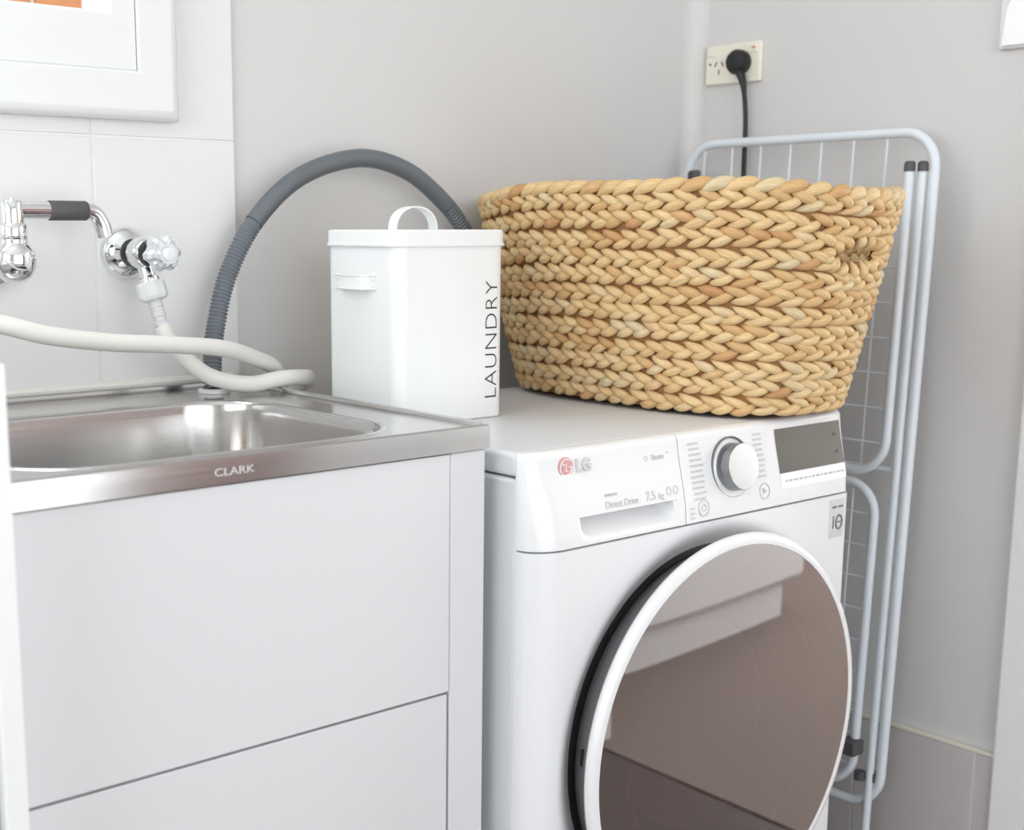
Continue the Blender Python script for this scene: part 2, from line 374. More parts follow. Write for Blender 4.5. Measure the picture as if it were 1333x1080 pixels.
# timber door leaf standing open against the side wall
d1 = tag(bpy.data.objects.new('door_1', None), 'brown timber door standing open against the side wall', None, None, S); C.objects.link(d1); d1.location = (1.87, -1.13, .01)
G().box(1.862, 1.898, -1.50, -.76, .01, 2.03, .003).mk('door_leaf', 'timber', d1)
for z in (.25, 1.15):
    G().box(1.852, 1.863, -1.38, -.88, z, z + .7, .004).mk('door_panel', 'timber', d1)
G().tube(catmull([(1.862, -.82, 1.0), (1.83, -.82, 1.0), (1.815, -.84, 1.0), (1.812, -.92, 1.0)], 6), .008, 10).mk('door_handle', 'chrome', d1)

# ================================================================== WASHING MACHINE
WX0, WX1 = .998, 1.598
DCX, DCZ = 1.303, .471
def wy(x, z, dish=True):
    if z < .741: y = 1.020
    else: y = 1.022 + .020 * sstep(.741, .86, z)
    for dx, r in ((x - WX0, .045), (WX1 - x, .022)):
        if dx < r:
            q = (r - max(dx, 0)) / r; y += (1.0545 - y) * (1 - math.sqrt(max(0, 1 - q * q)))
    if z > .842:
        q = min(1, (z - .842) / .008); y += .008 * (1 - math.sqrt(max(0, 1 - q * q)))
    if dish:
        rr = math.hypot(x - DCX, z - DCZ); y += .020 * sstep(.269, .222, rr)
    return min(y, 1.0558)
wm = thing('washing_machine', (1.298, 1.28, 0), 'white front loading washing machine with a round tinted door', 'washing machine')
G().box(WX0, WX1, 1.056, 1.515, .02, .8205, .004).mk('body', 'washer_side', wm)
G().box(WX0, WX1, 1.056, 1.52, .8225, .85, .006, 3).mk('lid', 'washer_side', wm)
for x in (1.06, 1.54):
    for y in (1.12, 1.46): G().lathe([(.022, 0), (.022, .012), (.014, .013), (.014, .024)], (x, y, 0), (0, 0, 1), 20, True, True).mk('foot', 'black', wm)
def gx(x0, x1, u):   # denser near the rounded ends
    return x0 + (x1 - x0) * (u - .10 * math.sin(2 * math.pi * u) / 1.0)
def bk(v): return Vector((v.x, 1.0575, v.z))
G().grid(lambda u, v: Vector((gx(WX0, WX1, u), wy(gx(WX0, WX1, u), .10 + .6395 * v), .10 + .6395 * v)), 130, 130, bk).mk('front_panel', 'enamel', wm)
G().grid(lambda u, v: Vector((gx(WX0, WX1, u), wy(gx(WX0, WX1, u), .03 + .067 * v) + .004, .03 + .067 * v)), 50, 6, bk).mk('kick_panel', 'enamel', wm)
# detergent drawer front with finger recess
def dy(x, z):
    y = wy(x, z, False)
    a = sstep(1.066, 1.090, x) * (1 - sstep(1.222, 1.230, x))
    if .7455 < z < .7735: y += .030 * a * sstep(.7455, .7725, z) ** .8
    return y
zs_ = [.7415 + .0315 * k / 14 for k in range(15)] + [.7737 + .0763 * k / 30 for k in range(31)]
V = []; F = []; nx = 70
for z in zs_:
    for i in range(nx + 1):
        x = WX0 + (1.2465 - WX0) * (i / nx); V.append(Vector((x, dy(x, z), z)))
W_ = nx + 1
for j in range(len(zs_) - 1):
    for i in range(nx): F.append((j * W_ + i, j * W_ + i + 1, (j + 1) * W_ + i + 1, (j + 1) * W_ + i))
ring = list(range(W_)) + [j * W_ + nx for j in range(1, len(zs_))] + [(len(zs_) - 1) * W_ + i for i in range(nx - 1, -1, -1)] + [j * W_ for j in range(len(zs_) - 2, 0, -1)]
n0 = len(V); V += [bk(V[i]) for i in ring]
for i in range(len(ring)): F.append((ring[i], ring[(i + 1) % len(ring)], n0 + (i + 1) % len(ring), n0 + i))
drawer = mk('detergent_drawer', V, F, 'plastic_white', wm)
cp = G().grid(lambda u, v: Vector((1.2480 + (WX1 - 1.2480) * u, wy(1.2480 + (WX1 - 1.2480) * u, .7415 + .1085 * v, False), .7415 + .1085 * v)), 70, 40, bk).mk('control_panel', 'plastic_white', wm)
G().box(WX0 + .004, WX1 - .004, 1.0558, 1.0590, .70, .846).mk('panel_gap', 'greyplastic', wm, smooth=False)
def onf(cx, cz, lift=.0006):
    return lambda u, v, w: Vector((cx + u, wy(cx + u, cz + v, False) - lift - w, cz + v))
def flat_patch(x0, x1, z0, z1, lift=.001, n=8):
    return G().grid(lambda u, v: Vector((x0 + (x1 - x0) * u, wy(x0 + (x1 - x0) * u, z0 + (z1 - z0) * v, False) - lift, z0 + (z1 - z0) * v)), n, n, lambda v: Vector((v.x, v.y + lift + .001, v.z)))
# knob
kc = Vector((1.343, wy(1.343, .800, False), .800)); kax = Vector((0, -1, .17)).normalized()
G().lathe([(.0385, -.004), (.0385, .0012), (.0375, .0020), (.0365, .0012), (.0362, -.001)], kc, kax, 64).mk('knob_ring', 'greyplastic', cp)
G().lathe([(.0362, -.001), (.0320, .0016), (.030, .0008), (.0295, -.002)], kc, kax, 64).mk('knob_bezel', 'plastic_white', cp)
kn = G().lathe([(.0298, -.004), (.0298, .004), (.0290, .019)], kc, kax, 64).mk('program_knob', 'knob_side', cp)
# display
flat_patch(1.4375, 1.580, .7815, .8375, .0012).mk('display', 'display', cp, smooth=False)
flat_patch(1.4375, 1.5815, .7615, .7805, .0010).mk('display_label', 'logo_white', cp, smooth=False)
g = G()
for (cx, cz, t, s) in ((1.565, .820, '88', .006), (1.566, .797, '3H', .006)): text_on(g, t, s, onf(cx, cz, .0016))
g.mk('display_icons', 'midink', cp, smooth=False)
# tiny programme print: two columns beside the knob, line under the display
g = G(); rnd = random.Random(3)
for k in range(11):
    z = .834 - k * .0066; wid = .018 + rnd.random() * .007
    g.grid(lambda u, v: onf(1.2635 + .003 * rnd.random(), z)(wid * u, .0026 * v, 0), 3, 1)
for k in range(9):
    z = .834 - k * .0066; wid = .014 + rnd.random() * .006
    g.grid(lambda u, v: onf(1.391 + .0, z)(wid * u, .0026 * v, 0), 3, 1)
x = 1.445
while x < 1.572:
    wid = .004 + rnd.random() * .006; g.grid(lambda u, v: onf(x, .7695, .0016)(wid * u, .0030 * v, 0), 2, 1); x += wid + .003
for k in range(3): g.grid(lambda u, v: onf(1.256, .746 + k * .006)(.008 * u, .0022 * v, 0), 2, 1)
g.mk('program_print', 'greyink', cp, smooth=False, kind='stuff')
for nm, cx, cz, r in (('power_button', 1.281, .7575, .0105), ('start_button', 1.402, .7635, .0105)):
    c = Vector((cx, wy(cx, cz, False), cz))
    b_ = G().lathe([(r, -.001), (r, .0008), (r - .0013, .0008), (r - .0013, -.001)], c, kax, 32).mk(nm, 'greyink', cp)
    if nm == 'power_button':
        g = G(); g.tube([c + Vector((.0042 * math.sin(a), -.0006, .0042 * math.cos(a))) for a in [.6 + k * .32 for k in range(16)]], .0005, 6); g.tube([c + Vector((0, -.0006, .002)), c + Vector((0, -.0006, .0055))], .0005, 6)
        g.mk('button_symbol', 'greyink', b_)
    else:
        G().prism([c + Vector((-.0035, -.0004, .0045)), c + Vector((-.0035, -.0004, -.0045)), c + Vector((.0045, -.0004, 0))], (0, -.0004, 0)).mk('button_symbol', 'greyink', b_, smooth=False)
# knob cap is a lighter brushed disc
G().lathe([(.0290, .0185), (.0286, .0196), (.022, .0199), (.010, .0199), (.0005, .0199)], kc, kax, 64, False, True).mk('knob_cap', 'silver', kn)
# lettering on the drawer
def ond(cx, cz, lift=.0006):
    return lambda u, v, w: Vector((cx + u, dy(cx + u, max(cz + v, .7745)) - lift - w, cz + v))
g = text_on(G(), 'LG', .0195, ond(1.0835, .8300), 1.0, 1.05, .0007, .0016); g.mk('brand_letters', 'brand_silver', drawer, smooth=False)
c = Vector((1.0560, dy(1.056, .8305), .8305)); lax = Vector((0, -1, .1))
em = G().lathe([(.0115, -.001), (.0115, .0008), (.0005, .0010)], c, lax, 40, False, True).mk('brand_emblem', 'logo_red', drawer)
g = G(); cc = c + Vector((0, -.0016, 0)); P = lambda a, r: cc + Vector((r * math.cos(a), 0, r * math.sin(a)))
g.tube([P(math.radians(a), .0092) for a in range(55, 365, 10)], .0006, 6)
g.tube([P(math.radians(0), .0092), P(0, .0045)], .0006, 6); g.tube([cc + Vector((0, 0, .0045)), cc + Vector((0, 0, -.0045)), cc + Vector((.0035, 0, -.0045))], .0006, 6)
g.lathe([(.0011, -.0004), (.0011, .0006)], cc + Vector((-.0042, 0, .0032)), lax, 12, True, True)
g.mk('emblem_lines', 'logo_white', em)
g = text_on(G(), 'Direct Drive', .0118, ond(1.1385, .7815), .92, 1., .0)
text_on(g, '7.5', .0150, ond(1.1880, .7830), .95); text_on(g, 'kg', .0105, ond(1.2060, .7815), .95)
for k in range(2):
    g.tube([ond(1.2205 + .012 * k, .7855)(.0042 * math.cos(a) * .9, .0048 * math.sin(a), 0) for a in [i * math.pi / 6 for i in range(12)]], .0004, 5, True)
text_on(g, 'INVERTER', .0048, ond(1.122, .7925), 1)
g.mk('drawer_print', 'greyink', drawer, smooth=False)
g = text_on(G(), 'Steam', .0095, ond(1.2095, .8265), .95); text_on(g, '+', .006, ond(1.2265, .8295)); g.tube([ond(1.1885, .8265)(.003 * math.cos(a), .003 * math.sin(a), 0) for a in [i * math.pi / 6 for i in range(12)]], .0003, 5, True)
g.mk('steam_print', 'greyink', drawer, smooth=False)
# sticker on the body
st = flat_patch(1.5420, 1.5745, .6810, .7340, .0008).mk('warranty_sticker', 'sticker', wm, smooth=False)
g = text_on(G(), '1', .0255, onf(1.5500, 0.7015, .0014), .8); g.tube([onf(1.5630, 0.7020, .0012)(.0068 * math.cos(a), .0095 * math.sin(a), 0) for a in [i * math.pi / 12 for i in range(24)]], .0013, 6, True)
text_on(g, 'YEAR', .0035, onf(1.5630, 0.7020, .0014), .8)
for k, (a, b) in enumerate(((1.5465, 1.5565), (1.5600, 1.5710))): g.grid(lambda u, v: onf(a, 0.7220, .0013)((b - a) * u, .0028 * v, 0), 2, 1)
g.mk('sticker_print', 'midink', st, smooth=False)
g = G()
for k in range(2): g.grid(lambda u, v: onf(1.5440, 0.6830 + .0045 * k, .0013)(.028 * u, .0018 * v, 0), 4, 1)
g.mk('sticker_small_print', 'greyink', st, smooth=False)
# door
dax = (0, -1, 0); dc = (DCX, 1.045, DCZ)     # distance h -> y = 1.045-h
dr = G().lathe([(.212, .002), (.2285, .014), (.2360, .030), (.2490, .050), (.2440, .052), (.222, .030)], dc, dax, 128).mk('door_rim', 'greyplastic', wm)
G().lathe([(.2490, .0505), (.2555, .0545), (.2575, .0590), (.2570, .0625), (.2540, .0655), (.2480, .0672), (.2440, .0670), (.2432, .062), (.245, .0525)], dc, dax, 128).mk('door_ring', 'plastic_white', dr)
prof = [(.2440, .0660)] + [(.244 * (1 - k / 14), .0660 + .0035 * (1 - (1 - k / 14) ** 2)) for k in range(1, 14)] + [(.001, .0695)]
G().lathe(prof, dc, dax, 128, False, True).mk('door_glass', 'doorglass', dr)
G().lathe([(.2440, .060), (.222, .058), (.218, .054), (.180, .052), (.175, .046), (.160, .010), (.130, .004), (.001, .002)], dc, dax, 96, False, True).mk('door_bowl', 'greyplastic', dr)
G().lathe([(.1830, .052), (.1815, .0555), (.1775, .0555), (.176, .050)], dc, dax, 96).mk('bowl_ring', 'plastic_white', dr)
G().box(DCX - .2400, DCX - .226, 1.002, 1.014, DCZ + .012, DCZ + .034, .003).mk('door_latch', 'darkgap', dr)
# dark seal behind the door
G().lathe([(.2380, .003), (.2360, .009), (.228, .0135), (.20, .012)], (DCX, 1.045, DCZ), dax, 96).mk('door_seal', 'darkgap', wm)

# ================================================================== SINK + CABINETS
SZ, SF, SX = .8816, 1.075, .975
sx0 = .405
snk = thing('laundry_tub', (.69, 1.33, .856), 'brushed stainless steel laundry tub top with a deep bowl', 'sink')
BX0, BX1, BY0, BY1, BR = .455, .887, 1.103, 1.452, .085
def rrect(x0, x1, y0, y1, r, n=10):
    P = []
    for cx, cy, a0 in ((x1 - r, y0 + r, -90), (x1 - r, y1 - r, 0), (x0 + r, y1 - r, 90), (x0 + r, y0 + r, 180)):
        for k in range(n + 1):
            a = math.radians(a0 + 90 * k / n); P.append((cx + r * math.cos(a), cy + r * math.sin(a)))
    return P
def ins(d): return rrect(BX0 + d, BX1 - d, BY0 + d, BY1 - d, max(.02, BR - d))
loops = [(-.008, SZ - .0005), (-.006, SZ + .0008), (-.003, SZ + .0008), (-.0005, SZ - .0008), (.0010, SZ - .004), (.0025, SZ - .014), (.014, SZ - .16), (.022, SZ - .20), (.045, SZ - .222), (.10, SZ - .226)]
V = []; F = []; n = None
for d, z in loops:
    L_ = ins(d); n = len(L_); V += [Vector((x, y, z)) for x, y in L_]
for i in range(len(loops) - 1):
    for k in range(n): F.append((i * n + k, i * n + (k + 1) % n, (i + 1) * n + (k + 1) % n, (i + 1) * n + k))
F.append(tuple((len(loops) - 1) * n + k for k in range(n)))
mk('bowl', V, F, 'steel', snk)
# deck: ring between bowl lip and outer rectangle
P0 = ins(-.008); ctr = ((BX0 + BX1) / 2, (BY0 + BY1) / 2)
ex0, ex1, ey0, ey1 = sx0, SX - .001, SF + .001, YW - .010
V = []; F = []
def toouter(x, y):
    dx, dyy = x - ctr[0], y - ctr[1]; t = 1e9
    if dx > 1e-9: t = min(t, (ex1 - ctr[0]) / dx)
    if dx < -1e-9: t = min(t, (ex0 - ctr[0]) / dx)
    if dyy > 1e-9: t = min(t, (ey1 - ctr[1]) / dyy)
    if dyy < -1e-9: t = min(t, (ey0 - ctr[1]) / dyy)
    return ctr[0] + dx * t, ctr[1] + dyy * t
allp = [(p, toouter(*p)) for p in P0]
ang = lambda q: math.atan2(q[1] - ctr[1], q[0] - ctr[0])
# add exact outer corners
corn = [(ex1, ey0), (ex1, ey1), (ex0, ey1), (ex0, ey0)]
for q in corn:
    best = min(range(len(allp)), key=lambda i: abs((ang(allp[i][0]) - ang(q) + math.pi) % (2 * math.pi) - math.pi)); allp[best] = (allp[best][0], q)
m_ = len(allp)
for p, q in allp: V.append(Vector((p[0], p[1], SZ - .0005)))
for p, q in allp: V.append(Vector((q[0], q[1], SZ)))
for k in range(m_): F.append((k, (k + 1) % m_, m_ + (k + 1) % m_, m_ + k))
mk('deck', V, F, 'steel', snk, smooth=False)
# pressed ridge around the deck edge + rolled apron
g = G(); g.tube([(ex0, YW - .016, SZ + .002), (SX - .010, YW - .016, SZ + .002), (SX - .010, SF + .004, SZ)], .0045, 8); g.mk('raised_edge', 'steel', snk)
def apron(u, v):
    # v 0..1 down the face
    return None
fz = [SZ + .0008, SZ + .0012, SZ - .0005, SZ - .003, SZ - .014, SZ - .0255, SZ - .0258]; fy = [SF + .006, SF + .003, SF + .0005, SF, SF, SF, SF + .006]
V = []; F = []; xs = [sx0 + (SX - sx0) * k / 40 for k in range(41)]
for y, z in zip(fy, fz): V += [Vector((x, y, z)) for x in xs]
for j in range(len(fz) - 1):
    for i in range(40): F.append((j * 41 + i, j * 41 + i + 1, (j + 1) * 41 + i + 1, (j + 1) * 41 + i))
ap = mk('front_apron', V, F, 'steel', snk)
G().box(SX - .002, SX, SF + .0005, YW - .012, SZ - .0255, SZ + .0005).mk('side_apron', 'steel', snk, smooth=False)
g = text_on(G(), 'CLARK', .0105, lambda u, v, w: Vector((.6505 + u, SF - .0002 - w, .8675 + v)), 1.35, 1.0); g.mk('engraved_name', 'sticker', ap, smooth=False)
# bypass socket ring where the drain hose enters
G().lathe([(.021, 0), (.021, .005), (.016, .006), (.014, .001)], (.893, 1.522, SZ), (0, 0, 1), 32).mk('bypass_ring', 'plastic_white', snk)

cab = thing('tub_cabinet', (.69, 1.33, 0), 'white laminate cabinet under the stainless steel tub', 'cabinet')
CF = SF + .004
g = G(); g.box(.923, SX - .002, CF + .001, YW - .012, .0, SZ - .027, .0015); g.box(sx0 + .001, sx0 + .018, CF + .02, YW - .012, 0, SZ - .027, .001); g.box(sx0 + .018, .923, YW - .03, YW - .012, 0, .60); g.box(sx0 + .018, .923, CF + .02, YW - .03, .08, .095); g.box(sx0 + .018, .923, CF + .02, CF + .036, .0, .078)
g.mk('carcass', 'cabinet', cab, smooth=False)
G().box(sx0 + .001, .9215, CF, CF + .018, .5875, SZ - .0275, .0012).mk('fascia_panel', 'cabinet', cab)
G().box(sx0 + .001, .9195, CF + .001, CF + .019, .085, .5845, .0012).mk('cabinet_door', 'cabinet', cab)

cup = thing('base_cupboard', (.1, 1.3, 0), 'low white cupboard with a projecting end panel left of the tub', 'cupboard')
G().box(.383, .4025, 1.000, 1.56, 0, .99, .0015).mk('end_panel', 'paint_white', cup)
G().box(-.30, .382, 1.03, 1.56, 0.08, .96, .001).mk('carcass', 'cabinet', cup, smooth=False)
G().box(-.30, .382, 1.028, 1.56, .9605, .985, .002).mk('top', 'cabinet', cup)
for a, b in ((-.297, .039), (.043, .379)):
    dd = G().box(a, b, 1.012, 1.0285, .085, .955, .0015).mk('cupboard_door', 'cabinet', cup)
    hx = b - .03 if a < 0 else a + .03
    G().tube(catmull([(hx, 1.013, .80), (hx, .985, .80), (hx, .985, .90), (hx, 1.013, .90)], 5), .005, 8).mk('handle', 'handle', dd)
G().box(-.29, .382, 1.06, 1.075, 0, .079).mk('kick_board', 'cabinet', cup, smooth=False)

# ================================================================== TAPS
def tap():
    t = thing('washing_machine_tap', (.807, YW - .008, 1.062), 'chrome wall tap with a clear faceted handle feeding the hose', 'tap')
    o = Vector((.807, YW - .0085, 1.062)); ax = Vector((0, -1, 0))
    G().lathe([(.034, 0), (.034, .006), (.031, .013), (.022, .019), (.0175, .022), (.0175, .020)], o, ax, 48, True).mk('wall_flange', 'chrome', t)
    G().lathe([(.0125, .018), (.0125, .030), (.0175, .036), (.0205, .046), (.0205, .058), (.0165, .066), (.0125, .070), (.0125, .076)], o, ax, 40, True, True).mk('tap_body', 'chrome', t)
    G().lathe([(.0170, .069), (.0180, .074), (.0170, .082), (.0105, .086)], o, ax, 32, True, True).mk('gland_ring', 'black', t)
    # faceted handle
    V = []; F = []; seg = 24
    prof = [(.010, .083), (.0185, .087), (.0220, .095), (.0205, .104), (.0165, .109), (.0165, .115), (.0125, .118)]
    for r, h in prof:
        for k in range(seg):
            q = 2 * math.pi * k / seg; rr = r * (1 + .10 * (1 if k % 4 < 2 else -1)) if r > .014 else r
            V.append(o + Vector((rr * math.cos(q), -h, rr * math.sin(q))))
    for i in range(len(prof) - 1):
        for k in range(seg): F.append((i * seg + k, i * seg + (k + 1) % seg, (i + 1) * seg + (k + 1) % seg, (i + 1) * seg + k))
    F.append(tuple((len(prof) - 1) * seg + k for k in range(seg))); F.append(tuple(range(seg)))
    h_ = mk('handle', V, F, 'crystal', t, smooth=False)
    G().lathe([(.0085, .1175), (.0085, .1195), (.006, .1205)], o, ax, 24, False, True).mk('indicator', 'plastic_white', h_)
    # outlet: short down pipe leaning to the camera
    a = o + Vector((0, -.052, -.010)); b = o + Vector((.004, -.060, -.040)); d = (b - a).normalized()
    G().lathe([(.0105, 0), (.0105, .020), (.0135, .022), (.0135, .028)], a, d, 32, True, True).mk('outlet', 'chrome', t)
    n0 = a + d * .0275
    V = []; g = G(); g.lathe([(.0180, 0), (.0190, .004), (.0190, .018), (.0165, .022), (.0105, .024)], n0, d, 10, True, True); g.mk('hose_nut', 'hose_clear', t, smooth=False)
    return n0 + d * .022, d
hs, hd = tap()
def spout():
    X, Y = .630, 1.520
    t = thing('swivel_spout', (X, YW - .008, 1.055), 'chrome swivel spout with a dark grey grip above the tub', 'tap')
    o = Vector((X, YW - .0085, 1.056))
    G().lathe([(.034, 0), (.034, .006), (.030, .013), (.020, .018), (.016, .018)], o, (0, -1, 0), 48, True).mk('wall_flange', 'chrome', t)
    g = G(); g.tube([o + Vector((0, -.015, 0)), o + Vector((0, -.035, 0))], .0165, 32); g.mk('stem', 'chrome', t)
    c = Vector((X, Y, 1.056))
    g = G(); g.lathe([(.001, -.026), (.012, -.0245), (.020, -.018), (.0245, -.008), (.0255, .002), (.0245, .010), (.0205, .016), (.0165, .020), (.0165, .024)], c, (0, 0, 1), 40, True, True)
    g.tube([o + Vector((0, -.034, 0)), c], .0170, 32); g.mk('elbow', 'chrome', t)
    g = G(); V = []
    g.lathe([(.0150, .022), (.0165, .024), (.0165, .040), (.0150, .042), (.0135, .043), (.0135, .066), (.012, .0685), (.001, .0690)], c, (0, 0, 1), 12); g.mk('swivel_column', 'chrome', t)
    z = 1.1135
    g = G(); pts = catmull([(X, Y, z), (X + .05, Y, z), (X + .090, Y, z), (X + .104, Y, z - .004), (X + .112, Y, z - .016), (X + .116, Y, z - .030)], 8)
    g.tube(pts, .0104, 24); g.mk('spout_arm', 'chrome', t)
    G().lathe([(.0106, .044), (.0116, .0455), (.0116, .0915), (.0106, .093)], (X, Y, z), (1, 0, 0), 32, True, True).mk('grip', 'grip', t)
    G().lathe([(.003, 0), (.003, .003), (.002, .004)], (X, Y, 1.124), (0, 0, 1), 16, False, True).mk('cap_screw', 'chrome', t)
spout()

# ================================================================== HOSES
def ribbed(pts, r, amp, pitch, lo, hi, step=.0012):
    P = resample(pts, step); R_ = []
    n = len(P); st = sum((q - p).length for p, q in zip(P, P[1:])) / (n - 1)
    for i in range(n):
        f = i / (n - 1)
        R_.append(r + amp * (math.cos(2 * math.pi * i * st / pitch)))
    return P, R_
hA = thing('inlet_hose', tuple(hs), 'white rubber inlet hose running down from the crystal handled tap', 'hose', 'white washing machine hoses')
G().lathe([(.0085, 0), (.0085, .006), (.0092, .007), (.0092, .012), (.0082, .013), (.0082, .017), (.0092, .018), (.0092, .024), (.0082, .025), (.0082, .030), (.0095, .031), (.0095, .036)], hs - hd * .002, hd, 24, True, True).mk('crimp_collar', 'sticker', hA)
pA = [hs + hd * .034, (.823, 1.512, .955), (.842, 1.497, .928), (.870, 1.486, .906), (.918, 1.476, .8950), (.966, 1.474, .8990), (1.006, 1.484, .8970), (1.035, 1.512, .8900), (1.031, 1.545, .865), (1.024, 1.560, .80), (1.022, 1.565, .60)]
G().tube(resample(catmull(pA, 10), .004), .0105, 20).mk('hose_tube', 'hose_white', hA)
pB = [(.36, 1.44, 1.03), (.45, 1.415, 1.017), (.556, 1.40, .993), (.612, 1.40, .9775), (.692, 1.415, .9645), (.780, 1.430, .9560), (.868, 1.455, .9450), (.940, 1.490, .9250), (.985, 1.515, .905), (1.003, 1.540, .865), (1.000, 1.565, .80), (.998, 1.57, .60)]
hB = G().tube(resample(catmull(pB, 10), .004), .0105, 20).mk('inlet_hose', 'hose_white', label='white rubber hose sagging across the tiles under the chrome spout', cat='hose', group='white washing machine hoses')
dh = thing('drain_hose', (.893, 1.522, SZ), 'grey corrugated drain hose arched from tub to washing machine', 'hose')
pD = [(.893, 1.522, SZ + .004), (.897, 1.532, .915), (.912, 1.546, .965), (.938, 1.553, 1.035), (.984, 1.553, 1.106), (1.056, 1.553, 1.163), (1.154, 1.553, 1.190), (1.238, 1.553, 1.176), (1.305, 1.553, 1.136), (1.352, 1.553, 1.090), (1.385, 1.553, 1.03), (1.40, 1.550, .95), (1.405, 1.553, .84), (1.405, 1.557, .60)]
pts = catmull(pD, 12)
i1 = next(i for i, p in enumerate(pts) if p.z > 1.100); i2 = max(i for i, p in enumerate(pts) if p.z > 1.125)
P, R_ = ribbed(pts[:i1 + 1], .0117, .0014, .0050, 2, 3, .0007); G().tube(P, R_, 18).mk('corrugated_tube', 'hose_grey', dh)
P = resample(pts[i1:i2 + 1], .004); G().tube(P, .0128, 20).mk('guide_sleeve', 'sleeve', dh)
P, R_ = ribbed(pts[i2:], .0120, .0009, .0050, 2, 3, .0007); G().tube(P, R_, 18).mk('corrugated_tube', 'sleeve', dh)

# ================================================================== LAUNDRY TIN
TX0, TX1, TY0, TY1, TZ0, TZ1 = 1.010, 1.1935, 1.283, 1.438, .8505, 1.091
tin = thing('laundry_tin', ((TX0 + TX1) / 2, (TY0 + TY1) / 2, TZ0), 'white metal powder tin with black lettering on the washing machine', 'tin')
def loft(levels, cap0=True, cap1=True):
    V = []; F = []; n = None
    for x0, x1, y0, y1, r, z in levels:
        L_ = rrect(x0, x1, y0, y1, r, 8); n = len(L_); V += [Vector((x, y, z)) for x, y in L_]
    for i in range(len(levels) - 1):
        for k in range(n): F.append((i * n + k, i * n + (k + 1) % n, (i + 1) * n + (k + 1) % n, (i + 1) * n + k))
    if cap0: F.append(tuple(range(n))[::-1])
    if cap1: F.append(tuple((len(levels) - 1) * n + k for k in range(n)))
    g = G(); g.add(V, F); return g
def lv(d, z, r=.020): return (TX0 + d, TX1 - d, TY0 + d, TY1 - d, max(.004, r - d), z)
loft([lv(.004, TZ0), lv(.002, TZ0 + .002), lv(.002, TZ1 - .014)]).mk('tin_body', 'tin', tin)
lid = loft([lv(.001, TZ1 - .0205), lv(-.0022, TZ1 - .0200), lv(-.0026, TZ1 - .0178), lv(-.0006, TZ1 - .0160), lv(-.0006, TZ1 - .002), lv(.0014, TZ1), lv(.004, TZ1 + .0003), lv(.006, TZ1 - .0015)]).mk('lid', 'tin', tin)
def strap(pts, half, th, wdir):
    """flat band swept along pts; wdir = width direction"""
    pts = [Vector(p) for p in pts]; wdir = Vector(wdir); V = []; F = []
    for i, p in enumerate(pts):
        t = (pts[min(i + 1, len(pts) - 1)] - pts[max(i - 1, 0)]).normalized(); nn = t.cross(wdir).normalized()
        for a, b in ((-1, -1), (1, -1), (1, 1), (-1, 1)): V.append(p + wdir * half * a + nn * th * b)
    for i in range(len(pts) - 1):
        for k in range(4): F.append((i * 4 + k, i * 4 + (k + 1) % 4, (i + 1) * 4 + (k + 1) % 4, (i + 1) * 4 + k))
    F.append((3, 2, 1, 0)); e = (len(pts) - 1) * 4; F.append((e, e + 1, e + 2, e + 3))
    g = G(); g.add(V, F); return g
hx, hy = 1.0985, 1.3615
a_ = [(hx - .0335 * math.cos(t), hy, TZ1 - .002 + .031 * math.sin(t) ** .8) for t in [math.pi * k / 20 for k in range(21)]]
strap(a_, .0085, .0008, (0, 1, 0)).mk('lid_handle', 'tin', lid)
# side handle (flat strap with feet) on the left face
hz = 1.027; xf = TX0 + .002
a_ = [(xf - .0006, TY0 + .044, hz), (xf - .0010, TY0 + .056, hz), (xf - .010, TY0 + .062, hz), (xf - .0125, TY0 + .070, hz), (xf - .0125, TY0 + .102, hz), (xf - .010, TY0 + .110, hz), (xf - .0010, TY0 + .116, hz), (xf - .0006, TY0 + .128, hz)]
sh = strap(a_, .0095, .0008, (0, 0, 1)).mk('side_handle', 'tin', tin)
g = G()
for dz in (-.0082, .0082): g.tube([Vector(p) + Vector((-.0012, 0, dz)) for p in a_], .0011, 6)
g.mk('rolled_edge', 'tin', sh)
g = G()
for y in (TY0 + .049, TY0 + .123):
    for dz in (-.004, .004): g.lathe([(.0022, 0), (.0022, .001), (.0012, .0018)], (xf - .001, y, hz + dz), (-1, 0, 0), 12, False, True)
g.mk('rivet', 'tin', sh)
# lettering reads upwards
def tf(u, v, w): return Vector((1.1655 - v, TY0 + .0017 - w, .952 + u))
V, F = text_geo('LAUNDRY', .0330, .0001, 1.06, -.0006)
ux = [v.x for v in V]; k = .150 / (max(ux) - min(ux)); mid = (max(ux) + min(ux)) / 2
vy = [v.y for v in V]; kv = .0195 / (max(vy) - min(vy)); mv = (max(vy) + min(vy)) / 2
g = G(); g.add([tf((v.x - mid) * k, (v.y - mv) * kv, v.z) for v in V], F); g.mk('lettering', 'ink', tin, smooth=False)

# ================================================================== BASKET
BCX, BCY, BZ0, BZ1 = 1.503, 1.271, .8515, 1.139
bk_ = thing('laundry_basket', (BCX, BCY, BZ0), 'large oval basket of braided water hyacinth on the washing machine', 'basket')
NA = 720
def semi(h):
    f = h ** .92
    return .127 + .076 * f, .250 + .060 * f, 2.7 - .25 * h
_cache = {}
def loop_table(h):
    key = round(h, 4)
    if key in _cache: return _cache[key]
    a, b, n = semi(h); P = []
    for i in range(NA):
        t = 2 * math.pi * i / NA; c, s_ = math.cos(t), math.sin(t)
        P.append((BCX + a * math.copysign(abs(c) ** (2 / n), c), BCY + b * math.copysign(abs(s_) ** (2 / n), s_)))
    D = [0.]
    for i in range(NA): D.append(D[-1] + math.hypot(P[(i + 1) % NA][0] - P[i][0], P[(i + 1) % NA][1] - P[i][1]))
    _cache[key] = (P, D); return _cache[key]
import bisect
